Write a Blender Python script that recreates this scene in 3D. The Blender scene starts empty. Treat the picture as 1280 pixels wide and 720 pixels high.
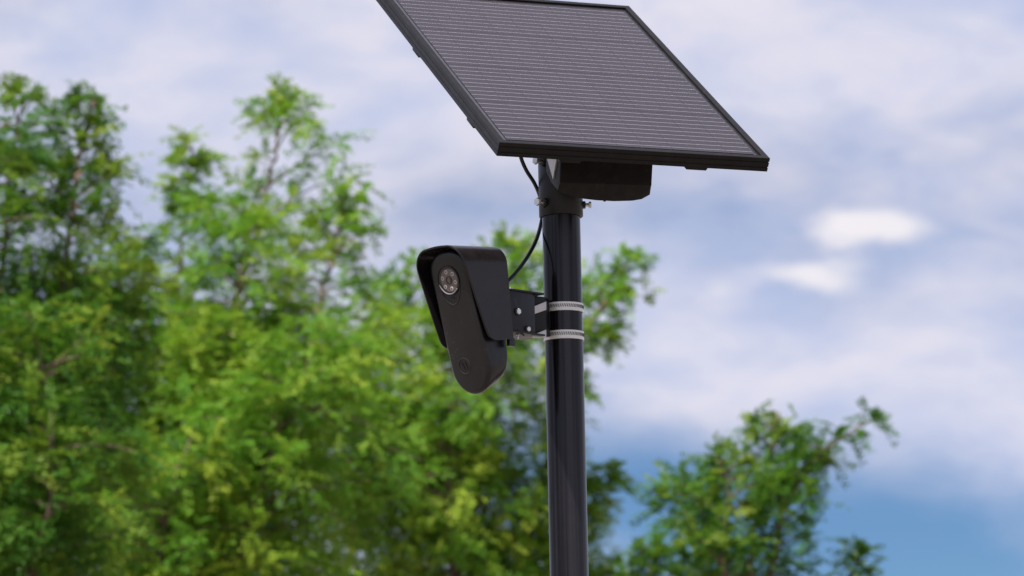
import bpy, bmesh, math, random
import numpy as np
from mathutils import Vector, Matrix

random.seed(7)
RNG = np.random.default_rng(11)
R = math.radians
SC = bpy.context.scene
COL = SC.collection

# ------------------------------------------------------------------ camera
F_PX = 4885.0                      # focal length in pixels of a 1280 wide picture (a ~137 mm lens)
CAM_H = 1.6
c_right = Vector((0.99979, 0.003454, -0.020202))
c_up = Vector((0.020495, -0.168480, 0.985492))
c_fwd = Vector((0.0, 0.985699, 0.168516))
EYE = Vector((0, 0, CAM_H))
POLE_Y = 6.0735
POLE_X = 0.080

cam_data = bpy.data.cameras.new('camera')
cam_data.sensor_width = 36.0
cam_data.lens = F_PX / 1280 * 36.0
cam_data.clip_start = 0.1
cam_data.clip_end = 6000
cam_data.dof.use_dof = True
cam_data.dof.focus_distance = 6.02
cam_data.dof.aperture_fstop = 9.4
cam_data.dof.aperture_blades = 0
cam = bpy.data.objects.new('camera', cam_data)
COL.objects.link(cam)
m = Matrix.Identity(4)
for i in range(3):
    m[i][0] = c_right[i]; m[i][1] = c_up[i]; m[i][2] = -c_fwd[i]; m[i][3] = EYE[i]
cam.matrix_world = m
SC.camera = cam


def at(px, py, Y):
    """point of the place seen at a photograph pixel, Y metres ahead"""
    d = c_right * ((px - 640) / F_PX) + c_up * ((360 - py) / F_PX) + c_fwd
    return EYE + d * (Y / d.y)


# ------------------------------------------------------------------ render / colour
SC.render.engine = 'CYCLES'
SC.cycles.use_denoising = True
SC.cycles.max_bounces = 8
SC.cycles.transparent_max_bounces = 12
SC.cycles.caustics_reflective = False
SC.cycles.caustics_refractive = False
SC.view_settings.view_transform = 'Standard'
SC.view_settings.look = 'None'
SC.view_settings.gamma = 1.0
SC.view_settings.exposure = 0.62

# ------------------------------------------------------------------ sun
SUN_EL, SUN_AZ = R(60), R(204)     # azimuth clockwise from +Y: behind the camera, a little to the left
sun_dir = Vector((math.sin(SUN_AZ) * math.cos(SUN_EL), math.cos(SUN_AZ) * math.cos(SUN_EL), math.sin(SUN_EL)))
sl = bpy.data.lights.new('sun', 'SUN')
sl.energy = 5.0
sl.angle = R(0.5)
sl.color = (1.0, 0.965, 0.92)
sun = bpy.data.objects.new('sun', sl)
sun.rotation_euler = (-sun_dir).to_track_quat('-Z', 'Y').to_euler()
sun.location = (0, 0, 30)
COL.objects.link(sun)

# ------------------------------------------------------------------ sky
world = bpy.data.worlds.new('World')
SC.world = world
world.use_nodes = True


class NT:
    """tiny helper for node trees"""
    def __init__(self, tree):
        self.t = tree; self.n = tree.nodes; self.l = tree.links

    def node(self, typ, **kw):
        nd = self.n.new(typ)
        for k, v in kw.items():
            setattr(nd, k, v)
        return nd

    def put(self, sock, val):
        if isinstance(val, bpy.types.NodeSocket):
            self.l.new(val, sock)
        else:
            sock.default_value = val

    def math(self, op, a, b=0.0, c=0.0, clamp=False):
        nd = self.node('ShaderNodeMath', operation=op, use_clamp=clamp)
        self.put(nd.inputs[0], a); self.put(nd.inputs[1], b); self.put(nd.inputs[2], c)
        return nd.outputs[0]

    def mix(self, fac, a, b, blend='MIX'):
        nd = self.node('ShaderNodeMix', data_type='RGBA', blend_type=blend)
        self.put(nd.inputs[0], fac); self.put(nd.inputs[6], a); self.put(nd.inputs[7], b)
        return nd.outputs[2]

    def noise(self, vec, scale, detail=3.0, rough=0.5, dist=0.0):
        nd = self.node('ShaderNodeTexNoise')
        if vec is not None:
            self.l.new(vec, nd.inputs['Vector'])
        nd.inputs['Scale'].default_value = scale; nd.inputs['Detail'].default_value = detail
        nd.inputs['Roughness'].default_value = rough; nd.inputs['Distortion'].default_value = dist
        return nd.outputs[0]

    def remap(self, x, a, b, c=0.0, d=1.0, smooth=True):
        nd = self.node('ShaderNodeMapRange')
        nd.interpolation_type = 'SMOOTHSTEP' if smooth else 'LINEAR'
        self.put(nd.inputs[0], x)
        for i, v in enumerate((a, b, c, d)):
            self.put(nd.inputs[1 + i], v)
        return nd.outputs[0]


def build_world():
    t = NT(world.node_tree)
    for nd in list(t.n):
        t.n.remove(nd)
    out = t.node('ShaderNodeOutputWorld')
    bg = t.node('ShaderNodeBackground')
    bg.inputs[1].default_value = 0.068
    t.l.new(bg.outputs[0], out.inputs[0])
    sky = t.node('ShaderNodeTexSky', sky_type='NISHITA')
    sky.sun_disc = False
    sky.sun_elevation = SUN_EL
    sky.sun_rotation = SUN_AZ
    sky.altitude = 1600
    sky.air_density = 1.0
    sky.dust_density = 0.15
    sky.ozone_density = 2.5
    tc = t.node('ShaderNodeTexCoord')
    sep = t.node('ShaderNodeSeparateXYZ')
    t.l.new(tc.outputs['Generated'], sep.inputs[0])
    x, y, z = sep.outputs
    az = t.math('ARCTAN2', x, y)
    el = t.math('ARCSINE', z)
    comb = t.node('ShaderNodeCombineXYZ')
    t.put(comb.inputs[0], az)
    t.put(comb.inputs[1], t.math('MULTIPLY', el, 2.0))
    t.put(comb.inputs[2], 0.37)
    v = comb.outputs[0]
    big = t.noise(v, 9.0, 5.0, 0.5, 0.4)
    fine = t.noise(v, 34.0, 4.0, 0.55, 0.2)
    wisp = t.noise(v, 16.0, 3.0, 0.5, 0.6)
    # wobble of the edges of single clouds
    daz = t.math('ADD', az, t.math('MULTIPLY', t.math('SUBTRACT', fine, 0.5), 0.016))
    de = t.math('ADD', el, t.math('MULTIPLY', t.math('SUBTRACT', wisp, 0.5), 0.012))

    def bank(px, py, sx, sy, slope=0.0):
        """soft cloud bank around a bearing and a height above the horizon"""
        a0 = (px - 640) / F_PX; e0 = 0.1693 + (360 - py) / F_PX + 0.02 * a0
        dx = t.math('SUBTRACT', daz, a0)
        dy = t.math('SUBTRACT', t.math('SUBTRACT', de, e0), t.math('MULTIPLY', dx, slope))
        q = t.math('ADD', t.math('POWER', t.math('ABSOLUTE', t.math('DIVIDE', dx, sx / F_PX)), 2.0),
                   t.math('POWER', t.math('ABSOLUTE', t.math('DIVIDE', dy, sy / F_PX)), 2.0))
        return t.math('POWER', 2.718, t.math('MULTIPLY', q, -0.5))

    def total(items):
        s = None
        for amp, b in items:
            q = t.math('MULTIPLY', b, amp)
            s = q if s is None else t.math('ADD', s, q)
        return s

    cover = t.math('ADD', 0.72, t.math('MULTIPLY', t.math('SUBTRACT', big, 0.5), 1.05))
    cover = t.math('ADD', cover, t.math('MULTIPLY', t.math('SUBTRACT', fine, 0.5), 0.24))
    cover = t.math('ADD', cover, total([
        (-0.5, bank(840, 625, 210, 56, -0.12)),
        (-0.66, bank(1130, 740, 320, 76, -0.1)),
        (-0.06, bank(520, 275, 170, 60)),
        (-0.14, bank(860, 275, 160, 55)),
        (0.35, bank(1000, 490, 330, 45, -0.12)),
        (0.30, bank(250, 90, 420, 70)),
        (0.28, bank(950, 70, 330, 90)),
    ]))
    cover = t.remap(cover, -0.05, 0.97)
    puff = total([(0.85, bank(1096, 304, 40, 17, -0.04)), (0.4, bank(1068, 297, 26, 14)), (0.5, bank(1130, 316, 32, 15)), (0.5, bank(1045, 320, 26, 9, -0.2)),
                  (0.95, bank(1012, 369, 44, 14, -0.1)), (0.45, bank(1058, 353, 28, 9)), (0.35, bank(906, 380, 28, 12)),
                  (0.45, bank(720, 0, 150, 16)), (0.3, bank(60, 20, 90, 40)), (0.25, bank(180, 100, 70, 26)),
                  (0.25, bank(760, 690, 40, 26)), (0.2, bank(1210, 70, 60, 26))])
    lumps = t.noise(v, 70.0, 4.0, 0.6, 0.3)
    puff = t.math('ADD', puff, t.math('MULTIPLY', t.math('SUBTRACT', lumps, 0.5), 0.55))
    puff = t.remap(t.math('ADD', puff, t.math('MULTIPLY', t.math('SUBTRACT', fine, 0.5), 0.45)), 0.1, 1.1)
    lav = t.mix(t.remap(t.math('ADD', t.math('MULTIPLY', wisp, 0.65), t.math('MULTIPLY', fine, 0.35)), 0.34, 0.68), (5.2, 5.8, 7.9, 1), (8.0, 7.7, 8.6, 1))
    blue = t.mix(1.0, sky.outputs[0], (0.43, 0.58, 0.76, 1), 'MULTIPLY')
    c = t.mix(t.math('MULTIPLY', cover, 0.93), blue, lav)
    c = t.mix(t.math('MULTIPLY', puff, 0.88), c, (9.0, 8.6, 8.9, 1))
    t.l.new(c, bg.inputs[0])


build_world()

# ------------------------------------------------------------------ materials
def principled(name):
    mt = bpy.data.materials.new(name)
    mt.use_nodes = True
    t = NT(mt.node_tree)
    b = t.n['Principled BSDF']
    return mt, t, b


def coat_black(name, col, rough, bump=0.0, scale=300.0, dust=0.0, dustcol=(0.3, 0.27, 0.25, 1), specks=0.0, metal=0.0, spec=0.32):
    mt, t, b = principled(name)
    tc = t.node('ShaderNodeTexCoord').outputs['Object']
    base = col
    n1 = t.noise(tc, 14.0, 5.0, 0.6)
    c = t.mix(t.remap(n1, 0.3, 0.75), tuple(v * 0.85 for v in col[:3]) + (1,), tuple(v * 1.2 for v in col[:3]) + (1,))
    if dust:
        n2 = t.noise(tc, 60.0, 6.0, 0.7)
        c = t.mix(t.math('MULTIPLY', t.remap(n2, 0.42, 0.8), dust), c, dustcol)
    if specks:
        vor = t.node('ShaderNodeTexVoronoi'); vor.inputs['Scale'].default_value = 210.0
        t.l.new(tc, vor.inputs['Vector'])
        n3 = t.noise(tc, 30.0, 2.0)
        sp = t.math('MULTIPLY', t.remap(vor.outputs['Distance'], 0.16, 0.06), t.remap(n3, 0.55, 0.7))
        c = t.mix(t.math('MULTIPLY', sp, specks), c, dustcol)
    t.l.new(c, b.inputs['Base Color'])
    b.inputs['Metallic'].default_value = metal
    r = t.remap(n1, 0.2, 0.8, rough * 0.85, rough * 1.2)
    t.l.new(r, b.inputs['Roughness'])
    b.inputs['Specular IOR Level'].default_value = spec
    if bump:
        bp = t.node('ShaderNodeBump'); bp.inputs['Strength'].default_value = bump; bp.inputs['Distance'].default_value = 0.0006
        t.l.new(t.noise(tc, scale, 2.0), bp.inputs['Height'])
        t.l.new(bp.outputs[0], b.inputs['Normal'])
    return mt


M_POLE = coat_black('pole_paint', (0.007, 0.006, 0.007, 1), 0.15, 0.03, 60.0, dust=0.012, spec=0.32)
def reflection_streaks(mt):  # reflected light and dark stripes put into the pole's colour and gloss as noise
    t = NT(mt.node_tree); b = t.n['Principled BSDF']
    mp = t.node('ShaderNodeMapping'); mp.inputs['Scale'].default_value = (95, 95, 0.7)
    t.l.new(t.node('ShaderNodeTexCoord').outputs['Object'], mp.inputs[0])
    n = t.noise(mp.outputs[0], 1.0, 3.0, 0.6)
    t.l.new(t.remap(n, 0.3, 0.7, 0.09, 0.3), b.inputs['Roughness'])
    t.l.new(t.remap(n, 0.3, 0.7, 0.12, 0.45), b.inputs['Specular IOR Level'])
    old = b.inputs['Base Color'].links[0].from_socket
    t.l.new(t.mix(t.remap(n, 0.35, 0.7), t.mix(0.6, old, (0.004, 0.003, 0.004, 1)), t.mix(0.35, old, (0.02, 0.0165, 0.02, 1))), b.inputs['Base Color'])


reflection_streaks(M_POLE)
M_SLEEVE = coat_black('sleeve_paint', (0.008, 0.0078, 0.0095, 1), 0.4, 0.15, 500.0, dust=0.02)
M_SHELL = coat_black('matte_plastic', (0.0055, 0.0048, 0.0052, 1), 0.28, 0.2, 900.0, dust=0.012, specks=0.6, spec=0.4)
M_HOOD = coat_black('hood_plastic', (0.009, 0.0073, 0.008, 1), 0.27, 0.1, 900.0, dust=0.012, spec=0.34)
M_BOX = coat_black('box_plastic', (0.016, 0.0135, 0.013, 1), 0.5, 0.25, 700.0, dust=0.04, spec=0.14)
M_FRAME = coat_black('anodised_frame', (0.007, 0.006, 0.0058, 1), 0.42, 0.1, 400.0, dust=0.05, dustcol=(0.16, 0.12, 0.09, 1), spec=0.2)
M_BRACKET = coat_black('bracket_paint', (0.01, 0.0095, 0.011, 1), 0.35, 0.12, 500.0, dust=0.03)
M_CABLE = coat_black('cable_rubber', (0.012, 0.013, 0.018, 1), 0.4)
M_DARK = coat_black('recess_black', (0.006, 0.006, 0.007, 1), 0.5)


def steel(name, col, rough, metal=1.0, scale=40.0):
    mt, t, b = principled(name)
    tc = t.node('ShaderNodeTexCoord').outputs['Object']
    n = t.noise(tc, scale, 4.0, 0.6)
    t.l.new(t.mix(n, tuple(v * 0.8 for v in col[:3]) + (1,), col), b.inputs['Base Color'])
    b.inputs['Metallic'].default_value = metal
    t.l.new(t.remap(n, 0.2, 0.8, rough * 0.8, rough * 1.25), b.inputs['Roughness'])
    return mt


M_STEEL = steel('stainless_band', (0.9, 0.86, 0.79, 1), 0.42, 0.3)
M_BOLT = steel('zinc_bolt', (0.72, 0.74, 0.68, 1), 0.38, 0.8, 200.0)
M_FLANGE = steel('bare_aluminium', (0.62, 0.58, 0.55, 1), 0.5, 0.7)


def cell_material():
    mt, t, b = principled('solar_cell_silicon')
    tc = t.node('ShaderNodeTexCoord').outputs['Object']
    oi = t.node('ShaderNodeObjectInfo').outputs['Random']
    n = t.noise(tc, 18.0, 4.0, 0.6)
    n2 = t.noise(tc, 140.0, 4.0, 0.7)
    c = t.mix(oi, (0.0165, 0.011, 0.0155, 1), (0.0195, 0.0135, 0.0185, 1))
    c = t.mix(t.math('MULTIPLY', t.remap(n2, 0.4, 0.8), 0.05), c, (0.25, 0.2, 0.19, 1))     # dust on the glass
    t.l.new(c, b.inputs['Base Color'])
    b.inputs['Roughness'].default_value = 0.5
    b.inputs['Coat Weight'].default_value = 0.62
    t.l.new(t.remap(n, 0.3, 0.7, 0.22, 0.30), b.inputs['Coat Roughness'])
    b.inputs['Coat IOR'].default_value = 1.36
    b.inputs['Specular IOR Level'].default_value = 0.25
    return mt


M_CELL = cell_material()
M_BUSBAR = steel('tinned_busbar', (0.38, 0.35, 0.38, 1), 0.5, 0.25, 90.0)
M_BUSBAR.node_tree.nodes['Principled BSDF'].inputs['Coat Weight'].default_value = 0.6
M_BACKSHEET = coat_black('black_backsheet', (0.02, 0.018, 0.022, 1), 0.3, dust=0.1)
_b = M_BACKSHEET.node_tree.nodes['Principled BSDF']
_b.inputs['Coat Weight'].default_value = 0.9
_b.inputs['Coat IOR'].default_value = 1.36
_b.inputs['Coat Roughness'].default_value = 0.25


def lens_material():
    mt, t, b = principled('lens_window')
    b.inputs['Base Color'].default_value = (0.075, 0.052, 0.045, 1)
    b.inputs['Roughness'].default_value = 0.3
    b.inputs['Coat Weight'].default_value = 1.0
    b.inputs['Coat Roughness'].default_value = 0.06
    return mt


M_LENS = lens_material()
M_GLASSY = coat_black('black_glass', (0.008, 0.007, 0.008, 1), 0.08, spec=0.5)
M_LED = steel('led_reflector', (0.5, 0.46, 0.43, 1), 0.3, 0.3)
M_GLINT = coat_black('glint_grey', (0.2, 0.19, 0.21, 1), 0.22)
M_MARK = coat_black('raised_mark', (0.03, 0.026, 0.026, 1), 0.3)


def bark_material():
    mt, t, b = principled('bark')
    tc = t.node('ShaderNodeTexCoord').outputs['Object']
    n = t.noise(tc, 9.0, 6.0, 0.65)
    t.l.new(t.mix(t.remap(n, 0.3, 0.7), (0.07, 0.045, 0.032, 1), (0.22, 0.145, 0.1, 1)), b.inputs['Base Color'])
    b.inputs['Roughness'].default_value = 0.85
    bp = t.node('ShaderNodeBump'); bp.inputs['Strength'].default_value = 0.6; bp.inputs['Distance'].default_value = 0.01
    t.l.new(t.noise(tc, 40.0, 4.0), bp.inputs['Height'])
    t.l.new(bp.outputs[0], b.inputs['Normal'])
    return mt


M_BARK = bark_material()


def leaf_material(name, old, mid, young):
    mt = bpy.data.materials.new(name)
    mt.use_nodes = True
    t = NT(mt.node_tree)
    b = t.n['Principled BSDF']
    o = t.n['Material Output']
    a = t.node('ShaderNodeAttribute', attribute_name='leaf_age').outputs['Fac']
    c = t.mix(t.remap(a, 0.0, 0.55, smooth=False), old, mid)
    c = t.mix(t.remap(a, 0.55, 1.0, smooth=False), c, young)
    t.l.new(c, b.inputs['Base Color'])
    b.inputs['Roughness'].default_value = 0.5
    b.inputs['Specular IOR Level'].default_value = 0.15
    tr = t.node('ShaderNodeBsdfTranslucent')
    t.l.new(t.mix(0.5, c, (0.21, 0.41, 0.024, 1)), tr.inputs[0])
    ms = t.node('ShaderNodeMixShader')
    ms.inputs[0].default_value = 0.36
    t.l.new(b.outputs[0], ms.inputs[1]); t.l.new(tr.outputs[0], ms.inputs[2])
    t.l.new(ms.outputs[0], o.inputs[0])
    return mt


M_LEAF_BRIGHT = leaf_material('locust_leaf', (0.046, 0.14, 0.02, 1), (0.125, 0.295, 0.028, 1), (0.3, 0.38, 0.04, 1))
M_LEAF_DEEP = leaf_material('deep_leaf', (0.024, 0.085, 0.016, 1), (0.062, 0.17, 0.02, 1), (0.22, 0.27, 0.03, 1))


def ground_material():
    mt, t, b = principled('dry_paving')
    tc = t.node('ShaderNodeTexCoord').outputs['Object']
    n = t.noise(tc, 0.35, 6.0, 0.6)
    n2 = t.noise(tc, 25.0, 5.0, 0.7)
    c = t.mix(t.remap(n, 0.35, 0.65), (0.16, 0.135, 0.115, 1), (0.22, 0.19, 0.165, 1))
    c = t.mix(t.math('MULTIPLY', n2, 0.4), c, (0.15, 0.13, 0.115, 1))
    t.l.new(c, b.inputs['Base Color'])
    b.inputs['Roughness'].default_value = 0.9
    return mt


M_GROUND = ground_material()

# ------------------------------------------------------------------ mesh helpers
WM = {}        # world matrix of every object, kept by hand


class MB:
    """collects geometry; build() links it as ONE mesh object"""
    def __init__(self):
        self.v = []; self.f = []; self.fm = []; self.mi = 0

    def loft(self, loops, closed=True, cap0=True, cap1=True, ring=False):
        n = len(loops[0]); b = len(self.v)
        for lp in loops:
            self.v += [tuple(p) for p in lp]
        L = len(loops)
        for k in range(L if ring else L - 1):
            k2 = (k + 1) % L
            for i in range(n if closed else n - 1):
                j = (i + 1) % n
                self.f.append((b + k * n + i, b + k * n + j, b + k2 * n + j, b + k2 * n + i)); self.fm.append(self.mi)
        if cap0 and not ring:
            self.f.append(tuple(b + i for i in range(n))[::-1]); self.fm.append(self.mi)
        if cap1 and not ring:
            self.f.append(tuple(b + (L - 1) * n + i for i in range(n))); self.fm.append(self.mi)
        return self

    def box(self, c, ax, half):
        c = Vector(c); X, Y, Z = [Vector(a) * h for a, h in zip(ax, half)]
        return self.loft([[c - Z - X - Y, c - Z + X - Y, c - Z + X + Y, c - Z - X + Y],
                          [c + Z - X - Y, c + Z + X - Y, c + Z + X + Y, c + Z - X + Y]])

    def rod(self, p0, p1, r0, r1=None, n=12, twist=0.0, chamfer=0.0):
        p0 = Vector(p0); p1 = Vector(p1); r1 = r0 if r1 is None else r1
        d = (p1 - p0).normalized()
        a = d.orthogonal().normalized(); b = d.cross(a)
        def ring(p, r):
            return [p + (a * math.cos(twist + 2 * math.pi * i / n) + b * math.sin(twist + 2 * math.pi * i / n)) * r for i in range(n)]
        if chamfer:
            return self.loft([ring(p0, r0 - chamfer), ring(p0 + d * chamfer, r0), ring(p1 - d * chamfer, r1), ring(p1, r1 - chamfer)])
        return self.loft([ring(p0, r0), ring(p1, r1)])

    def tube(self, pts, rad, n=8):
        pts = [Vector(p) for p in pts]
        loops = []; a = None
        for i, p in enumerate(pts):
            d = (pts[min(i + 1, len(pts) - 1)] - pts[max(i - 1, 0)]).normalized()
            if a is None:
                a = d.orthogonal().normalized()
            a = (a - d * a.dot(d)).normalized(); b = d.cross(a)
            r = rad[i] if hasattr(rad, '__len__') else rad
            loops.append([p + (a * math.cos(2 * math.pi * k / n) + b * math.sin(2 * math.pi * k / n)) * r for k in range(n)])
        return self.loft(loops)

    def build(self, name, mats, parent=None, angle=35, bevel=0.0, local=False, origin=None, kind=None):
        me = bpy.data.meshes.new(name)
        pm = WM.get(parent, Matrix.Identity(4))
        vs = [Vector(p) for p in self.v]
        if not local:
            inv = pm.inverted(); vs = [inv @ p for p in vs]
        if origin is None:
            lo = Vector([min(p[i] for p in vs) for i in range(3)]); hi = Vector([max(p[i] for p in vs) for i in range(3)])
            o = (lo + hi) / 2
        else:
            o = pm.inverted() @ Vector(origin)
        me.from_pydata([p - o for p in vs], [], self.f)
        mats = mats if isinstance(mats, (list, tuple)) else [mats]
        for mt in mats:
            me.materials.append(mt)
        me.polygons.foreach_set('material_index', self.fm)
        bm = bmesh.new(); bm.from_mesh(me)
        bmesh.ops.remove_doubles(bm, verts=bm.verts, dist=1e-6)
        bmesh.ops.recalc_face_normals(bm, faces=bm.faces)
        if bevel:
            ed = [e for e in bm.edges if len(e.link_faces) == 2 and e.calc_face_angle(0) > R(angle)]
            bmesh.ops.bevel(bm, geom=ed, offset=bevel, segments=2, profile=0.6, affect='EDGES', clamp_overlap=True)
        bm.to_mesh(me); bm.free()
        me.polygons.foreach_set('use_smooth', [True] * len(me.polygons))
        me.set_sharp_from_angle(angle=R(angle))
        ob = bpy.data.objects.new(name, me)
        COL.objects.link(ob)
        if parent:
            ob.parent = parent
        ob.location = o
        WM[ob] = pm @ Matrix.Translation(o)
        if kind:
            ob['kind'] = kind
        return ob


def thing(name, label, cat, loc, rot=None, group=None):
    o = bpy.data.objects.new(name, None)
    o.empty_display_size = 0.05
    COL.objects.link(o)
    mw = Matrix.Translation(Vector(loc)) @ (rot.to_4x4() if rot else Matrix.Identity(4))
    o.matrix_world = mw
    WM[o] = mw
    o['label'] = label; o['category'] = cat
    if group:
        o['group'] = group
    return o


def twin(proto, parent, loc):
    """another piece that shares the mesh of proto, at a place in its parent's frame"""
    c = proto.copy()
    COL.objects.link(c)
    c.parent = parent; c.location = loc
    WM[c] = WM.get(parent, Matrix.Identity(4)) @ Matrix.Translation(Vector(loc))
    return c


def smooth_path(pts, n=8):
    pts = [Vector(p) for p in pts]
    out = []
    for i in range(len(pts) - 1):
        p0 = pts[max(i - 1, 0)]; p1 = pts[i]; p2 = pts[i + 1]; p3 = pts[min(i + 2, len(pts) - 1)]
        for k in range(n):
            u = k / n
            out.append(0.5 * ((2 * p1) + (p2 - p0) * u + (2 * p0 - 5 * p1 + 4 * p2 - p3) * u * u + (3 * p1 - p0 - 3 * p2 + p3) * u ** 3))
    out.append(pts[-1])
    return out


ZV = Vector((0, 0, 1))

# ------------------------------------------------------------------ ground
g = MB()
g.loft([[(-900, -900, 0), (900, -900, 0)], [(-900, 2400, 0), (900, 2400, 0)]], closed=False, cap0=False, cap1=False)
ground = g.build('ground', M_GROUND, origin=(0, 0, 0))
ground['kind'] = 'structure'
ground['label'] = 'dry tan paving stretching to the horizon'

# ------------------------------------------------------------------ pole
PR = 0.03015
POLE_TOP = CAM_H + 1.25
pole = thing('pole', 'tall glossy black round metal pole carrying the camera and panel', 'pole', (POLE_X, POLE_Y, 0))
pc = Vector((POLE_X, POLE_Y, 0))


def circle(c, r, z, n=64):
    return [Vector((c.x + r * math.cos(2 * math.pi * i / n), c.y + r * math.sin(2 * math.pi * i / n), z)) for i in range(n)]


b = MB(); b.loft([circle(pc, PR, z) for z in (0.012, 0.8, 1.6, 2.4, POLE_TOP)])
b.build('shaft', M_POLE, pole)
b = MB(); b.box(pc + Vector((0, 0, 0.006)), [(1, 0, 0), (0, 1, 0), ZV], (0.09, 0.09, 0.0055))
b.build('base_plate', M_POLE, pole, bevel=0.002)

# ------------------------------------------------------------------ solar panel
YAW, TILT = R(21.36), R(34.5)
U = Vector((math.cos(YAW), math.sin(YAW), 0))
VH = Vector((-math.sin(YAW), math.cos(YAW), 0))           # horizontal, away from the camera
V = VH * math.cos(TILT) + ZV * math.sin(TILT)
N = U.cross(V)
PW, PH, PT = 0.44705, 0.65074, 0.0225
pan_c = Vector((0.09616, 6.07351, CAM_H + 1.38837))
rot = Matrix((U, V, N)).transposed()
panel = thing('solar_panel', 'tilted black framed solar panel with fine silver lines on top of the pole', 'solar panel', pan_c, rot)

LIP = 0.0105


def rail(ax):
    """mitred frame rail; ax 0: along U at -V / +V, ax 1: along V at -U / +U"""
    for sgn in (-1, 1):
        # profile: (distance inward from the outer face, height)
        prof = [(0, -0.0005), (0, -0.006), (0.0009, -0.0066), (0.0009, -0.0074), (0, -0.008), (0, -0.0148), (0.0009, -0.0154), (0.0009, -0.0162),
                (0, -0.0168), (0, -PT), (0.013, -PT), (0.013, -PT + 0.0015), (0.002, -PT + 0.0015), (0.002, -0.006), (LIP, -0.006), (LIP, -0.0005), (LIP - 0.0005, 0), (0.0005, 0)]
        half_a, half_b = (PW / 2, PH / 2) if ax == 0 else (PH / 2, PW / 2)
        loops = []
        for e in (-1, 1):
            lp = []
            for (d, h) in prof:
                along = e * (half_a - d - 0.00012); across = sgn * (half_b - d)
                lp.append((along, across, h) if ax == 0 else (across, along, h))
            loops.append(lp)
        q = MB(); q.loft(loops)
        q.build('frame_rail', M_FRAME, panel, local=True, angle=25)


rail(0); rail(1)
q = MB(); q.box((0, 0, -0.0048), [(1, 0, 0), (0, 1, 0), (0, 0, 1)], (PW / 2 - LIP + 0.004, PH / 2 - LIP + 0.004, 0.0009))
q.build('backsheet', M_BACKSHEET, panel, local=True)
ROWS, COLS, NB = 4, 9, 9
AW, AH = PW - 2 * (LIP + 0.0085), PH - 2 * (LIP + 0.009)
cw, ch = AW / COLS, AH / ROWS
q = MB()
q.box((0, 0, 0), [(1, 0, 0), (0, 1, 0), (0, 0, 1)], (cw / 2 - 0.0001, ch / 2 - 0.0003, 0.0004))
q.mi = 1
for i in range(NB):
    yy = (i - (NB - 1) / 2) * (ch - 0.003) / NB
    q.box((0, yy, 0.00042), [(1, 0, 0), (0, 1, 0), (0, 0, 1)], (cw / 2 - 0.0003, 0.00045, 0.00012))
cell = q.build('solar_cell', [M_CELL, M_BUSBAR], panel, local=True)
first = True
for r_ in range(ROWS):
    for c_ in range(COLS):
        loc = (-AW / 2 + (c_ + 0.5) * cw, -AH / 2 + (r_ + 0.5) * ch, -0.0032)
        if first:
            cell.location = loc; first = False
        else:
            twin(cell, panel, loc)
# small clips under the rails


def clip(along_u, along_v, ax):
    q = MB()
    X, Y = ((1, 0, 0), (0, 1, 0)) if ax == 0 else ((0, 1, 0), (1, 0, 0))
    c = Vector((along_u, along_v, -PT - 0.0026))
    Xv, Yv = Vector(X), Vector(Y)
    loops = []
    for zz, hx in ((0.0024, 0.0185), (-0.0022, 0.0165)):
        loops.append([c + Xv * sx * hx + Yv * sy * 0.006 + Vector((0, 0, zz)) for sx, sy in ((-1, -1), (1, -1), (1, 1), (-1, 1))])
    q.loft(loops)
    q.build('clip', M_FRAME, panel, local=True, bevel=0.0006)


clip(-PW / 2 + 0.007, -PH / 2 + 0.135, 1)
clip(-PW / 2 + 0.007, -PH / 2 + 0.425, 1)
clip(PW / 2 - 0.118, -PH / 2 + 0.007, 0)
clip(-PW / 2 + 0.12, -PH / 2 + 0.007, 0)
clip(PW / 2 - 0.007, -PH / 2 + 0.095, 1)
clip(PW / 2 - 0.007, -PH / 2 + 0.415, 1)
# two cross rails on the back
for yy in (-0.1, 0.1):
    q = MB(); q.box((0, yy, -PT - 0.009), [(1, 0, 0), (0, 1, 0), (0, 0, 1)], (PW / 2 - 0.07, 0.014, 0.0085))
    q.build('cross_rail', M_FRAME, panel, local=True, bevel=0.001)

# ------------------------------------------------------------------ sleeve mount between pole and panel
SZ0, SZ1 = CAM_H + 1.1502, CAM_H + 1.256
SR = 0.0348
mount = thing('pole_mount', 'black steel sleeve mount with set bolts clamped over the pole top', 'mount', (POLE_X, POLE_Y, SZ0))
b = MB()
b.loft([circle(pc, PR + 0.0006, SZ0), circle(pc, SR - 0.001, SZ0), circle(pc, SR, SZ0 + 0.001), circle(pc, SR, SZ1 - 0.001), circle(pc, SR - 0.001, SZ1), circle(pc, PR + 0.0006, SZ1)], cap0=False, cap1=False, ring=True)
b.build('sleeve', M_SLEEVE, mount, angle=50)
# tilt yoke: a cap plate, two cheeks and a saddle that follows the panel back
b = MB(); b.rod(pc + Vector((0, 0, SZ1 + 0.0005)), pc + Vector((0, 0, SZ1 + 0.008)), SR, n=40)
b.build('cap_plate', M_SLEEVE, mount)
back_c = pan_c - N * (PT + 0.0185)
for sgn in (-1, 1):
    lp = []
    base_z = SZ1 + 0.0085
    pts = [pc + VH * -0.03 + ZV * base_z, pc + VH * 0.03 + ZV * base_z]
    t1 = 0.07; t0 = -0.055
    for tt in (t1, t0):
        p = back_c + V * tt
        pts.append(Vector((p - pan_c).to_tuple()) + pan_c - U * (p - pc).dot(U) + Vector((0, 0, 0)))
    pts = [p - U * (p - pc).dot(U) for p in pts]
    off = U * (sgn * 0.024)
    lo = [p + off - U * 0.002 for p in pts]; hi = [p + off + U * 0.002 for p in pts]
    b = MB(); b.loft([lo, hi]); b.build('tilt_cheek', M_SLEEVE, mount, bevel=0.0006)


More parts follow.
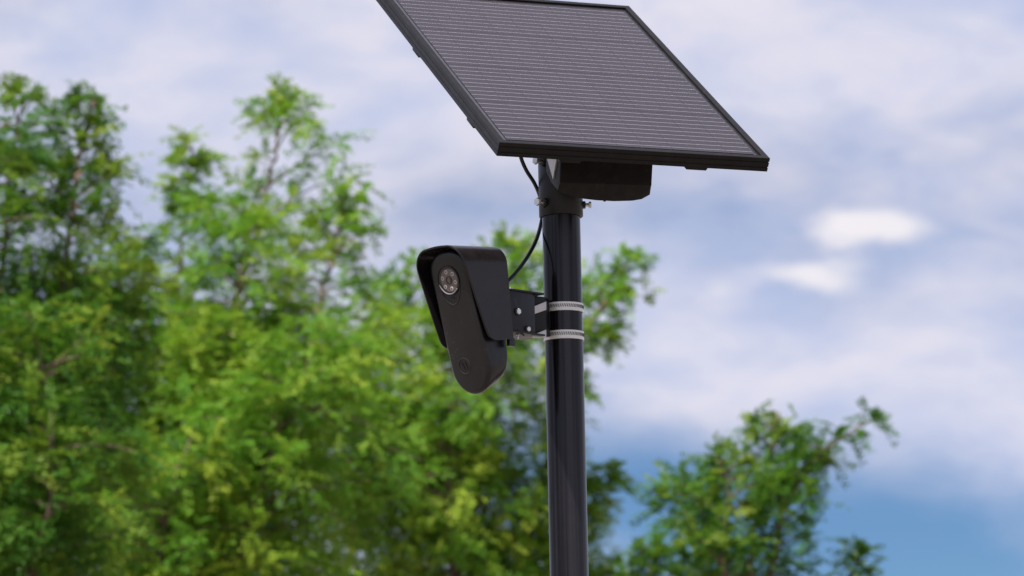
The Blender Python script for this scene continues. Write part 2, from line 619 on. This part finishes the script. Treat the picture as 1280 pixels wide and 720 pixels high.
def bolt(parent, p, d, length, rs, rh, hh, washer=True, flip=False):
    """hex bolt: nut on the base p, shank along d, head at its end"""
    p = Vector(p); d = Vector(d).normalized()
    q = MB()
    q.rod(p, p + d * length, rs, n=14)
    q.rod(p + d * (length + 0.0001), p + d * (length + hh), rh, n=6, chamfer=0.0006)
    o = q.build('bolt', M_BOLT, parent, angle=30)
    if washer:
        w = MB(); w.rod(p + d * 0.0005, p + d * 0.0055, rh * 1.15, n=6, chamfer=0.0006)
        w.build('nut', M_SLEEVE, o, angle=30)
    return o


def radial(deg):
    return Vector((math.sin(R(deg)), -math.cos(R(deg)), 0))          # 0: towards the camera, 90: to the right


zb = at(700, 257, POLE_Y).z
for deg, z_, ln in ((-46, zb, 0.016), (92, zb + 0.0005, 0.0105), (200, zb, 0.016), (-48, at(674, 206, POLE_Y).z, 0.016)):
    d = radial(deg)
    bolt(mount, Vector((POLE_X, POLE_Y, z_)) + d * (SR - 0.0012), d, ln, 0.0029, 0.0052 if deg > 50 else 0.0066, 0.0042)

# ------------------------------------------------------------------ equipment box under the panel
TF = 0.122                                                          # its front lies this far before the pole axis


def on_plane(px, py, t_):
    """(along U, height) of a pixel on the vertical plane t_ metres before the pole, facing as the panel does"""
    d = at(px, py, 6.0) - EYE
    n_ = -VH
    k = ((pc + n_ * t_) - EYE).dot(n_) / d.dot(n_)
    w = EYE + d * k
    return (w - pc).dot(U), w.z


def un_plane(a, z, t_):
    return Vector((POLE_X, POLE_Y, 0)) + U * a - VH * t_ + ZV * z


box = thing('battery_box', 'black boat shaped plastic box hanging under the solar panel', 'box', un_plane(0.05, CAM_H + 1.2, 0.085))
front_top = [on_plane(703, 196, TF), on_plane(819, 200, TF)]
crease = [on_plane(700, 229.5, TF), on_plane(705, 230, TF), on_plane(722, 230.5, TF), on_plane(745, 231.2, TF), on_plane(770, 231.8, TF),
          on_plane(792, 232.4, TF), on_plane(808, 233, TF), on_plane(814.5, 233.2, TF)]
TB = TF - 0.014
keel = [on_plane(697, 238, TB), on_plane(706, 243, TB), on_plane(722, 247.6, TB), on_plane(745, 250.4, TB), on_plane(768, 251.6, TB),
        on_plane(790, 251, TB), on_plane(802, 249, TB), on_plane(812.5, 243.2, TB)]

keel_b = [on_plane(683, 214, 0.05), on_plane(689, 228, 0.05), on_plane(698, 238.5, 0.05), on_plane(720, 246, 0.05), on_plane(750, 249.5, 0.05),
          on_plane(785, 250, 0.05), on_plane(803, 247, 0.05), on_plane(811, 243, 0.05)]


def ztop(t_):
    return pan_c.z - (PT + 0.019) / math.cos(TILT) - t_ * math.tan(TILT) - 0.001


def prof(t_, low):
    z1 = ztop(t_) + 0.016
    z1 = min(z1, ztop(t_) + 0.016)
    return [un_plane(front_top[0][0], z1, t_)] + [un_plane(a, z, t_) for a, z in low] + [un_plane(front_top[1][0], z1, t_)]


b = MB()
b.loft([prof(0.047, [(a + (0.001 if i < 4 else -0.001), z + 0.002) for i, (a, z) in enumerate(keel_b)]), prof(0.05, keel_b), prof(TB, keel), prof(TF - 0.002, [(a, z + (1 if 0 < i < 7 else 0) * -0.0006) for i, (a, z) in enumerate(crease)]),
        prof(TF, [(a, z + 0.0016) for a, z in crease])])
b.build('housing', M_BOX, box, angle=22, bevel=0.0009)
# bare metal hanger flange on the left end
a0 = front_top[0][0] - 0.0035
b = MB()
tri = [(TF - 0.004, on_plane(704, 206, TF)[1] + 0.03), (TF - 0.058, on_plane(684, 206, TF)[1] + 0.03), (TF - 0.030, on_plane(694, 219, TF)[1])]
b.loft([[un_plane(a0 - 0.0012, z, t_) for t_, z in tri], [un_plane(a0 + 0.0012, z, t_) for t_, z in tri]])
b.build('hanger_flange', M_FLANGE, box)
b = MB(); p = un_plane(*on_plane(757, 249.5, TB), TB - 0.004)
b.rod(p + ZV * 0.002, p - ZV * 0.0022, 0.0022, n=12, chamfer=0.0005)
b.build('drain_plug', M_DARK, box)

# ------------------------------------------------------------------ security camera
AL = R(46.0)
Fv = Vector((-math.sin(AL), -math.cos(AL), 0))            # where it looks (level part)
Sv = Vector((math.cos(AL), -math.sin(AL), 0))             # across, towards the right of the photograph
PHI = R(16.0)
hF = ZV * math.cos(PHI) + Fv * math.sin(PHI)
nF = Fv * math.cos(PHI) - ZV * math.sin(PHI)
Fc = at(573.6, 403.5, 5.925)
seccam = thing('security_camera', 'black hooded security camera with six lights strapped to the pole', 'camera', Fc - Fv * 0.07)
HW, HL = 0.0415, 0.1135                                   # half width and half length of the face


def stadium(hw, hl, n=20, top_k=0.9, bot_k=1.0):
    """closed outline (x across, y up the face): rounded top and bottom"""
    pts = []
    for i in range(n + 1):
        a = math.pi * i / n
        ca, sa = math.cos(a), math.sin(a)
        e = 2.0 / 2.35
        pts.append((hw * math.copysign(abs(ca) ** e, ca), hl - hw * top_k + hw * top_k * abs(sa) ** e))
    for i in range(n + 1):
        a = math.pi + math.pi * i / n
        ca, sa = math.cos(a), math.sin(a)
        pts.append((hw * 0.985 * ca, -hl + hw * bot_k * 1.05 + hw * bot_k * 1.05 * sa))
    return pts


def face_pt(x, y, d=0.0):
    return Fc + Sv * x + hF * y + nF * d


PB = R(5.0)
hB = ZV * math.cos(PB) + Fv * math.sin(PB)
Bc = Fc - Fv * 0.058 + ZV * 0.012


def back_pt(x, y):
    return Bc + Sv * x + hB * y


loops = []
for inset, d in ((0.0075, 0.0), (0.0045, -0.0005), (0.002, -0.002), (0.0005, -0.0045), (0.0, -0.008)):
    loops.append([face_pt(x, y, d) for x, y in stadium(HW - inset, HL - inset)])
base = stadium(HW, HL)
bk = stadium(HW - 0.002, HL - 0.012)
side = [face_pt(x, y, -0.008) for x, y in base]
bkp = [back_pt(x, y) for x, y in bk]
for k in (0.35, 0.7, 0.93):
    loops.append([a.lerp(c, k) for a, c in zip(side, bkp)])
loops.append([back_pt(x * 0.985, y * 0.99) + nF * -0.0015 for x, y in bk])
loops.append([back_pt(x * 0.93, y * 0.96) + nF * -0.003 for x, y in bk])
b = MB(); b.loft(loops)
shell = b.build('housing', M_SHELL, seccam, angle=40)

# hood: bent shell over the top and both sides
HH = 0.0545
def hood_outline(hw, y_top, y_low, r, n=10):
    pts = []
    m_ = 16
    for i in range(m_):
        pts.append((-hw, y_low + (y_top - r - y_low) * (i / m_) ** 2))
    for i in range(n + 1):
        a = math.pi - math.pi / 2 * i / n
        pts.append((-hw + r + r * math.cos(a), y_top - r + r * math.sin(a)))
    for i in range(1, 4):
        pts.append((-hw + r + (2 * hw - 2 * r) * i / 4, y_top + 0.0012 * math.sin(math.pi * i / 4)))
    for i in range(n + 1):
        a = math.pi / 2 - math.pi / 2 * i / n
        pts.append((hw - r + r * math.cos(a), y_top - r + r * math.sin(a)))
    for i in range(1, m_ + 1):
        pts.append((hw, y_low + (y_top - r - y_low) * (1 - i / m_) ** 2))
    return pts


Y_TOP, Y_LOW = 0.1215, -0.0385
outer = hood_outline(HH, Y_TOP, Y_LOW, 0.034)
inner = hood_outline(HH - 0.003, Y_TOP - 0.003, Y_LOW, 0.031)
inner = [(x, y) for x, y in inner]


def overhang(y):
    k = max(0.0, min(1.0, (y - Y_LOW) / (Y_TOP - Y_LOW)))
    return -0.006 + 0.021 * k ** 0.8


def corner(y, r):
    """how far the rounded lower front corner is pulled back"""
    q = y - Y_LOW
    return 0.0 if q >= r else r - math.sqrt(max(0.0, r * r - (r - q) ** 2))


def hood_front(x, y):
    return face_pt(x, y, overhang(y) - corner(y, 0.016))


def hood_back(x, y):
    yb = (y - Y_LOW) / (Y_TOP - Y_LOW)
    return Bc + Sv * x * 0.98 + hB * (-0.0375 + 0.147 * yb) - Fv * (0.004 - corner(y, 0.006) * 0.0)


rings = []
for o_, i_ in zip(outer, inner):
    of, ob = hood_front(*o_), hood_back(*o_)
    jf, jb = hood_front(*i_), hood_back(*i_)
    rd = (ob - of).normalized()
    rings.append([of + rd * 0.0008, of.lerp(ob, 0.33), of.lerp(ob, 0.66), ob - rd * 0.0008, ob.lerp(jb, 0.3), jb, jb.lerp(jf, 0.33), jb.lerp(jf, 0.66), jf, jf.lerp(of, 0.7)])
b = MB(); b.loft(rings)
b.build('hood', M_HOOD, seccam, angle=45)

# lens window with its lights
LC = (-0.001, 0.0665)
LR = 0.0205


def disc(cx, cy, r, d0, d1, n=40, chamf=0.0004):
    q = MB()
    q.rod(face_pt(cx, cy, d0), face_pt(cx, cy, d1), r, n=n, chamfer=chamf)
    return q


def torus(q, cx, cy, r, w, d, a0=0.0, a1=2 * math.pi, n=40, sy=1.0):
    pts = [face_pt(cx + r * math.cos(a0 + (a1 - a0) * i / n), cy + sy * r * math.sin(a0 + (a1 - a0) * i / n), d) for i in range(n + 1)]
    q.tube(pts, w, 6)


q = disc(*LC, LR + 0.0016, -0.001, 0.0008)
window = q.build('lens_window', M_GLASSY, seccam)
DC = (LC[0] + 0.0016, LC[1] + 0.0004)                     # the lamp plate sits a little off centre in its window
q = disc(*DC, LR - 0.0022, 0.0004, 0.0013); plate = q.build('lamp_plate', M_LENS, window)
q = MB(); torus(q, *LC, LR + 0.0022, 0.0010, 0.0008); q.build('window_rim', M_DARK, window)
q = MB(); torus(q, LC[0], LC[1], LR + 0.0002, 0.0011, 0.0016, R(190), R(315), 30); q.build('painted_glint', M_GLINT, window)  # highlight on the lower rim, painted in as a pale grey arc
for k in range(6):
    a = R(100 + 60 * k)
    px_, py_ = DC[0] + 0.0136 * math.cos(a), DC[1] + 0.0136 * math.sin(a)
    q = disc(px_, py_, 0.0034, 0.0009, 0.0021, 18)
    q.mi = 1
    q.rod(face_pt(px_, py_, 0.0016), face_pt(px_, py_, 0.0026), 0.0016, n=10)
    q.build('light_emitter', [M_LED, M_LENS], window)
q = MB(); torus(q, *DC, 0.0056, 0.0009, 0.0014); q.build('lens_ring', M_MARK, window)
q = disc(*DC, 0.0034, 0.001, 0.0022, 24); q.build('lens', M_LENS, window)
# raised drop outline and little hook under the window
q = MB()
pts = []
for i in range(31):
    s_ = -1 + 2 * i / 30
    pts.append(face_pt(LC[0] + 0.0225 * math.sin(s_ * 1.45) * (1 - 0.12 * (1 - abs(s_))), LC[1] - 0.004 - 0.0335 * math.cos(s_ * math.pi / 2) ** 0.9, 0.0004))
q.tube(pts, 0.0006, 6); q.build('drop_outline', M_MARK, seccam)
q = MB(); torus(q, LC[0] + 0.0005, LC[1] - 0.0262, 0.0026, 0.0005, 0.0004, R(150), R(390), 16); q.build('hook_mark', M_MARK, seccam)
# round emblem near the foot
EC = (-0.008, -0.067)
q = MB(); torus(q, *EC, 0.0122, 0.0006, 0.0003); emb = q.build('emblem', M_MARK, seccam)
q = MB()
for sx in (-0.0035, 0.0035):
    q.tube([face_pt(EC[0] + sx - 0.002, EC[1] + 0.0065, 0.0004), face_pt(EC[0] + sx + 0.0005, EC[1], 0.0006), face_pt(EC[0] + sx + 0.003, EC[1] - 0.0065, 0.0004)], 0.0007, 6)
q.build('emblem_strokes', M_SHELL, emb)
# two little feet screws at the hood's lower rear
q = MB(); p = hood_back(HH, Y_LOW) - ZV * 0.005 + Fv * 0.003 - Sv * 0.004
q.box(p, [Fv, Sv, ZV], (0.006, 0.0035, 0.0065)); q.build('hood_clip', M_SHELL, seccam, bevel=0.0012)

# ------------------------------------------------------------------ bracket between camera and pole
ZT, ZB_ = at(690, 375.8, POLE_Y).z, at(690, 426.0, POLE_Y).z
ZM = (ZT + ZB_) / 2; ZH = (ZT - ZB_) / 2
brk = thing('mounting_bracket', 'black steel bracket joining the camera back to the pole', 'bracket', pc + Fv * 0.09 + ZV * ZM)


def bp(d, s, z):
    return pc + Fv * d + Sv * s + ZV * z


BAX = [Fv, Sv, ZV]
for s_ in (-0.0225, 0.0225):
    q = MB()
    c0 = [bp(0.086, s_, ZB_ + 0.001), bp(0.150, s_, ZB_ + 0.001), bp(0.150, s_, ZT - 0.001), bp(0.094, s_, ZT - 0.001), bp(0.086, s_, ZT - 0.006)]
    q.loft([[p - Sv * 0.0016 for p in c0], [p + Sv * 0.0016 for p in c0]])
    q.build('side_plate', M_BRACKET, brk, bevel=0.0005)
for z_, nm in ((ZT, 'top_plate'), (ZB_ - 0.0012, 'bottom_plate')):
    q = MB(); q.box(bp(0.1085, 0, z_), BAX, (0.0415, 0.0265, 0.0014)); q.build(nm, M_BRACKET, brk, bevel=0.0004)
q = MB()      # saddle towards the pole
prof_s = [(0.0335, 0.003), (0.055, 0.0165), (0.086, 0.0145), (0.086, -0.0145), (0.055, -0.0165), (0.0335, -0.003)]
q.loft([[bp(d, s, ZM - ZH + 0.0025) for d, s in prof_s], [bp(d, s, ZM + ZH - 0.0025) for d, s in prof_s]])
q.build('saddle', M_DARK, brk, bevel=0.0006)
q = MB(); q.box(bp(0.151, 0, ZM), BAX, (0.003, 0.027, ZH + 0.004)); q.build('back_plate', M_BRACKET, brk, bevel=0.001)


def screw(p, d, rh, hh, wash):
    q = MB(); q.rod(p, p + d * hh, rh, n=6, chamfer=0.0006)
    o = q.build('bolt', M_BOLT, brk, angle=30)
    w = MB(); w.rod(p - d * 0.0001, p + d * 0.0012, wash, n=20); w.build('washer', M_SLEEVE, o)


def plate_px(px, py):
    """point on the near side plate seen at a pixel"""
    s_ = 0.0243
    d = at(px, py, 6.0) - EYE
    k = ((pc + Sv * s_) - EYE).dot(Sv) / d.dot(Sv)
    return EYE + d * k


screw(plate_px(646.8, 389.5), Sv, 0.0050, 0.0042, 0.0066)
screw(plate_px(659.3, 411.5), Sv, 0.0042, 0.0042, 0.0058)
p = bp(0.128, 0.015, ZT + 0.0013); screw(p, ZV, 0.0042, 0.003, 0.005)
q = MB(); p = bp(0.118, 0.018, ZB_ - 0.0024); q.rod(p, p - ZV * 0.0085, 0.0013, n=10); q.rod(p - ZV * 0.0001, p - ZV * 0.003, 0.0034, n=6)
q.build('bolt', M_BOLT, brk)
q = MB(); p0, p1 = plate_px(647, 413), plate_px(655, 419.5)      # slot for the tilt
q.rod(p0 + Sv * 0.0002, p1 + Sv * 0.0002, 0.0013, n=8); q.build('slot', M_DARK, brk)

# ------------------------------------------------------------------ two steel hose clamps round the pole
def strap_px(px, py, s_=0.0205):
    d = at(px, py, 6.0) - EYE
    k = ((pc + Sv * s_) - EYE).dot(Sv) / d.dot(Sv)
    return EYE + d * k


def hose_clamp(py, label, ends):
    zc = at(705, py, POLE_Y - PR).z
    root = thing('hose_clamp', label, 'hose clamp', (POLE_X, POLE_Y, zc), None, 'steel hose clamps round the pole')
    hb = 0.0069
    r0, r1 = PR + 0.0004, PR + 0.0017
    q = MB()
    q.loft([circle(pc, r0, zc - hb), circle(pc, r1, zc - hb + 0.0002), circle(pc, r1, zc + hb - 0.0002), circle(pc, r0, zc + hb)], cap0=False, cap1=False, ring=True)
    band = q.build('band', M_STEEL, root, angle=40)
    # strap end running off to the bracket's saddle
    lo0, hi0, lo1, hi1 = ends
    c = [strap_px(682.6, lo1), strap_px(682.6, hi1), strap_px(665, hi0), strap_px(665, lo0)]
    q = MB(); q.loft([[p - Sv * 0.0006 for p in c], [p + Sv * 0.0006 for p in c]])
    q.build('strap_end', M_FLANGE, root, bevel=0.0002)
    q = MB()
    for k in range(46):
        a = R(-118 + k * 5.2)
        e = Vector((math.sin(a), -math.cos(a), 0)); tg = Vector((math.cos(a), math.sin(a), 0))
        tl = (tg * 0.35 + ZV * 1.0).normalized()
        q.box(pc + e * (r1 + 0.0001) + ZV * (zc + 0.0010), [tg, e, tl], (0.00055, 0.00035, 0.0027))
    q.build('perforation', M_SLEEVE, band, kind='stuff')
    hp = radial(172)
    q = MB(); q.box(pc + hp * (r1 + 0.005) + ZV * zc, [hp.cross(ZV), hp, ZV], (0.011, 0.0048, 0.0085))
    q.build('screw_housing', M_STEEL, root, bevel=0.0015)
    return root


hose_clamp(382.2, 'upper perforated steel hose clamp strapping the bracket to the pole', (393.5, 384, 387.4, 376.8))
hose_clamp(417.4, 'lower perforated steel hose clamp strapping the bracket to the pole', (422.5, 419, 422.3, 412))

# ------------------------------------------------------------------ cable
cp = [at(648, 176, 6.02), at(651, 196, 6.03), at(658, 213, 6.05), at(668, 229, 6.075), at(675, 246, 6.105), at(678, 264, 6.113), at(676, 281, 6.100),
      at(669, 303, 6.06), at(656, 326, 6.02), at(641, 345, 5.985), at(629, 356, 5.965)]
q = MB(); q.tube(smooth_path(cp, 8), 0.0031, 10)
cable = q.build('cable', M_CABLE, origin=cp[0])
cable['label'] = 'thin black cable looping from the solar panel to the camera'
cable['category'] = 'cable'

# ------------------------------------------------------------------ trees
def unit(a):
    return a / np.maximum(np.linalg.norm(a, axis=-1, keepdims=True), 1e-9)


def fronds_mesh(name, P, D, L, A, mat, parent, pairs=9):
    """compound leaves: P base, D direction, L length, A age of each; every leaflet a small folded-out diamond"""
    n = len(P)
    D = unit(D)
    up = np.tile(np.array([0, 0, 1.0]), (n, 1)) + RNG.normal(0, 0.35, (n, 3))
    S = unit(np.cross(D, up)); Nn = np.cross(S, D)
    quads = []; ages = []
    for j in range(pairs):
        u = (j + 0.7) / pairs
        c = P + D * (L * u)[:, None]
        c[:, 2] -= L * 0.2 * u * u
        for sg in (-1, 1):
            ang = RNG.normal(0.95, 0.22, n)
            ld = unit(D * np.cos(ang)[:, None] + S * (sg * np.sin(ang))[:, None] + Nn * RNG.normal(-0.12, 0.3, n)[:, None])
            wd = unit(np.cross(ld, Nn + RNG.normal(0, 0.4, (n, 3))))
            ll = (0.034 * RNG.uniform(0.75, 1.2, n) * (1 - 0.35 * abs(u - 0.5)))[:, None]
            w = ll * 0.2
            a0 = c; a2 = c + ld * ll; mid = c + ld * ll * 0.45
            quads.append(np.stack([a0, mid + wd * w, a2, mid - wd * w], 1))
            ages.append(A)
    Q = np.concatenate(quads, 0).astype(np.float32)
    ag = np.repeat(np.concatenate(ages), 4).astype(np.float32)
    o = np.array(WM[parent].translation)
    Q = (Q.reshape(-1, 3) - o).astype(np.float32)
    nf = len(Q) // 4
    me = bpy.data.meshes.new(name)
    me.vertices.add(len(Q)); me.vertices.foreach_set('co', Q.ravel())
    me.loops.add(nf * 4); me.loops.foreach_set('vertex_index', np.arange(nf * 4, dtype=np.int32))
    me.polygons.add(nf); me.polygons.foreach_set('loop_start', np.arange(0, nf * 4, 4, dtype=np.int32))
    me.update(calc_edges=True)
    at_ = me.attributes.new('leaf_age', 'FLOAT', 'POINT'); at_.data.foreach_set('value', ag)
    me.materials.append(mat)
    ob = bpy.data.objects.new(name, me); COL.objects.link(ob); ob.parent = parent
    ob['kind'] = 'stuff'
    return ob, nf


NQ = [0]


def tree(name, label, trunk_px, Y, leaders, mat, age0, dens=1.0, trunk_r=0.09, lift=0):
    m_px = Y / F_PX
    foot = at(trunk_px, 700, Y); foot.z = 0
    root = thing(name, label, 'tree', foot, None, 'trees behind the pole')
    fork = at(trunk_px, 1000, Y)
    q = MB()
    q.tube(smooth_path([foot + Vector((0, 0, -0.1)), foot + Vector((0.02, 0.01, 0.5)), foot.lerp(fork, 0.6) + Vector((-0.02, 0, 0)), fork], 5),
           [trunk_r * (1.35 if i == 0 else 1.12 - 0.3 * i / 15) for i in range(16)], 12)
    q.build('trunk', M_BARK, root, angle=60)
    P_, D_, L_, A_ = [], [], [], []
    tw = MB()
    for li, ld in enumerate(leaders):
        # waypoint: px, py, depth offset, spread left px, spread right px
        last = len(ld) - 1
        wp = [at(w[0], w[1] - lift + (20 if i_ == last else 8 if i_ == last - 1 else 0), Y + w[2]) for i_, w in enumerate(ld)]
        path = smooth_path(wp, 12)
        nseg = len(path)
        sl_ = np.interp(np.linspace(0, len(ld) - 1, nseg), range(len(ld)), [w[3] for w in ld]) * m_px
        sr_ = np.interp(np.linspace(0, len(ld) - 1, nseg), range(len(ld)), [w[4] for w in ld]) * m_px
        pys = np.interp(np.linspace(0, len(ld) - 1, nseg), range(len(ld)), [w[1] for w in ld])
        arc = [0.0]
        for i in range(1, nseg):
            arc.append(arc[-1] + (path[i] - path[i - 1]).length)
        tot = arc[-1]
        r0 = trunk_r * (0.34 if li == 0 else 0.26)
        bt = MB()
        jit = [p + Vector(RNG.normal(0, 0.008, 3)) for p in path]
        bt.tube(jit, [max(0.006, r0 * (1 - a / tot) ** 0.9 + 0.004) for a in arc], 8)
        bt.build('limb', M_BARK, root, angle=60)
        s = 0.05
        phase = RNG.uniform(0, 6); phase0 = phase
        while s < tot:
            i = int(np.searchsorted(arc, s)) - 1
            i = max(0, min(nseg - 2, i))
            f_ = (s - arc[i]) / max(1e-6, arc[i + 1] - arc[i])
            p = path[i].lerp(path[i + 1], f_)
            below = pys[i] > 800
            step = ((0.05 if pys[i] < 380 else 0.031) if not below else 0.15) / dens
            s += step * RNG.uniform(0.6, 1.4)
            phase += 2.4 + RNG.normal(0, 0.4)
            ca, sa = math.cos(phase), math.sin(phase)
            sp = (sr_[i] if ca > 0 else sl_[i]) * abs(ca) + 0.5 * (sr_[i] + sl_[i]) * (1 - abs(ca))
            clump = math.sin(s * 9.0 + li * 2.0) + 0.7 * math.sin(s * 4.3 + li * 5.0 + phase0)
            if clump < -0.75 and RNG.random() < 0.75:
                continue
            small = min(1.0, max(0.42, sp / m_px / 95.0))
            ln = max(0.08, (sp - 14 * m_px) * RNG.uniform(0.3, 1.3))
            e0 = RNG.normal(0.62, 0.22)
            d = np.array([ca * math.cos(e0), sa * math.cos(e0), math.sin(e0)])
            pos = np.array(p)
            ns = max(3, int(ln / 0.075))
            st = ln / ns
            tone = RNG.normal(0, 0.17)
            pts = [Vector(pos)]
            for k in range(ns):
                u = (k + 1) / ns
                d = unit(d + np.array([0, 0, -0.08 - 0.07 * u]) * (st / 0.075) ** 0.5 + RNG.normal(0, 0.10, 3))
                pos = pos + d * st
                pts.append(Vector(pos))
                if u < 0.18 and ln > 0.45:
                    continue
                # twigs
                for tk in range(2 if RNG.random() < 0.75 else 1):
                    tl = RNG.uniform(0.07, 0.24) * (1.15 - 0.4 * u) * small
                    sd = unit(np.cross(d, RNG.normal(0, 1, 3)))
                    td = unit(d * RNG.uniform(0.3, 0.9) + sd * 0.8 + np.array([0, 0, 0.15]))
                    nfr = max(2, int(tl / 0.040))
                    for q_ in range(nfr):
                        v = (q_ + 0.6) / nfr
                        P_.append(pos + td * tl * v + np.array([0, 0, -0.15 * tl * v * v]))
                        fs = unit(np.cross(td, RNG.normal(0, 1, 3)))
                        fs[2] *= 0.45; D_.append(td * 0.6 + fs * 0.85 + np.array([0, 0, -0.08]))
                        L_.append(RNG.uniform(0.11, 0.21) * (0.5 + 0.5 * small))
                        A_.append(age0 + tone + 0.22 * u + 0.12 * v + RNG.normal(0, 0.10))
            # leaves at the very tip
            for q_ in range(4):
                P_.append(pos.copy()); D_.append(d + RNG.normal(0, 0.5, 3)); L_.append(RNG.uniform(0.10, 0.18) * small); A_.append(age0 + tone + 0.35)
            if not below:
                tw.tube(pts[::2] if len(pts) > 5 else pts, np.linspace(0.0085, 0.002, len(pts[::2] if len(pts) > 5 else pts)), 4)
    tw.build('branch_work', M_BARK, root, angle=80, kind='stuff')
    ob, nf = fronds_mesh('crown', np.array(P_), np.array(D_), np.array(L_), np.clip(np.array(A_), 0, 1), mat, root)
    NQ[0] += nf
    return root


tree('locust_tree', 'dark green leafy tree at the left edge with a feathery top', -50, 17.0, [
    [(-50, 1000, 0, 120, 200), (-25, 650, 0.1, 150, 190), (0, 350, 0.1, 120, 120), (15, 190, 0, 80, 75), (30, 100, 0, 35, 35)],
    [(-40, 800, 0, 80, 150), (40, 520, -0.2, 120, 130), (85, 300, -0.2, 80, 80), (100, 190, -0.1, 55, 45), (116, 100, -0.1, 22, 26)],
    [(-40, 900, 0, 80, 150), (70, 560, 0.4, 110, 130), (140, 370, 0.4, 90, 75), (165, 275, 0.3, 40, 40)],
    [(-40, 900, 0, 80, 150), (-30, 500, -0.6, 110, 130), (-15, 130, -0.5, 50, 60)],
    [(-40, 900, 0, 80, 150), (60, 640, -0.9, 110, 110), (50, 420, -0.9, 80, 80)],
], M_LEAF_DEEP, 0.30, 1.4)
tree('locust_tree', 'tall bright green feathery tree with two pointed tops left of the pole', 225, 20.0, [
    [(225, 1000, 0, 180, 200), (235, 700, 0, 170, 200), (290, 400, 0, 110, 140), (330, 260, 0, 70, 120), (345, 175, 0, 48, 90), (350, 105, 0, 42, 44)],
    [(225, 900, 0, 160, 120), (215, 560, 0.3, 130, 100), (222, 350, 0.3, 60, 60), (236, 235, 0.2, 40, 42), (240, 165, 0.2, 20, 20)],
    [(230, 900, 0, 130, 200), (350, 560, -0.4, 120, 160), (400, 390, -0.4, 80, 80), (420, 290, -0.3, 50, 50), (432, 230, -0.3, 20, 20)],
    [(220, 900, 0, 160, 120), (120, 580, -0.3, 140, 100), (130, 400, -0.3, 80, 60), (160, 310, -0.2, 36, 36)],
    [(230, 950, 0, 150, 150), (310, 640, -0.9, 150, 150), (380, 440, -0.9, 110, 110)],
    [(230, 900, 0, 150, 150), (275, 520, -0.5, 90, 90), (300, 350, -0.5, 70, 80), (310, 270, -0.4, 40, 50)],
    [(230, 950, 0, 150, 150), (200, 680, -1.0, 120, 120), (240, 520, -1.0, 90, 100)],
], M_LEAF_BRIGHT, 0.48, 1.4)
tree('locust_tree', 'broad green leafy tree directly behind the pole', 590, 22.0, [
    [(590, 1000, 0, 180, 180), (590, 700, 0, 190, 110), (610, 480, 0, 140, 90), (640, 360, 0, 80, 80), (655, 285, 0, 30, 36)],
    [(585, 950, 0, 180, 100), (510, 620, 0.3, 150, 110), (490, 440, 0.3, 90, 90), (530, 320, 0.2, 50, 50)],
    [(595, 950, 0, 100, 120), (680, 600, -0.3, 100, 40), (718, 450, -0.3, 70, 62), (768, 355, -0.3, 50, 58), (785, 315, -0.3, 18, 18)],
    [(600, 950, 0, 100, 100), (715, 820, 0.4, 70, 60), (745, 740, 0.4, 50, 44), (752, 690, 0.4, 24, 24)],
    [(600, 950, 0, 100, 100), (690, 720, 0.2, 80, 60), (735, 630, 0.2, 50, 40), (764, 575, 0.2, 20, 20)],
    [(585, 950, 0, 140, 120), (560, 640, -0.8, 150, 130), (570, 440, -0.8, 100, 100), (580, 370, -0.7, 40, 40)],
    [(585, 950, 0, 140, 120), (450, 720, -0.6, 120, 130), (440, 520, -0.6, 90, 100), (450, 420, -0.6, 40, 40)],
], M_LEAF_BRIGHT, 0.48, 1.4)
tree('locust_tree', 'smaller dark green tree at the lower right with forked top', 930, 19.0, [
    [(930, 1000, 0, 120, 130), (935, 740, 0, 130, 100), (950, 640, 0, 80, 70), (962, 565, 0, 44, 56), (972, 512, 0, 20, 22)],
    [(935, 950, 0, 80, 100), (975, 670, -0.2, 70, 55), (1012, 595, -0.2, 60, 50), (1048, 552, -0.2, 56, 42), (1080, 520, -0.2, 24, 14)],
    [(925, 950, 0, 110, 80), (878, 730, 0.2, 86, 70), (858, 650, 0.2, 54, 50), (850, 590, 0.2, 26, 26)],
    [(925, 950, 0, 110, 80), (840, 800, -0.1, 70, 70), (812, 715, -0.1, 44, 44), (802, 665, -0.1, 20, 20)],
    [(940, 980, 0, 60, 80), (1030, 790, 0.1, 60, 60), (1065, 720, 0.1, 50, 50), (1078, 676, 0.1, 22, 22)],
    [(930, 950, 0, 100, 80), (905, 700, -0.5, 90, 80), (912, 615, -0.5, 54, 54), (900, 565, -0.4, 16, 16)],
], M_LEAF_DEEP, 0.28, 0.95, lift=10)
print('leaflets', NQ[0])
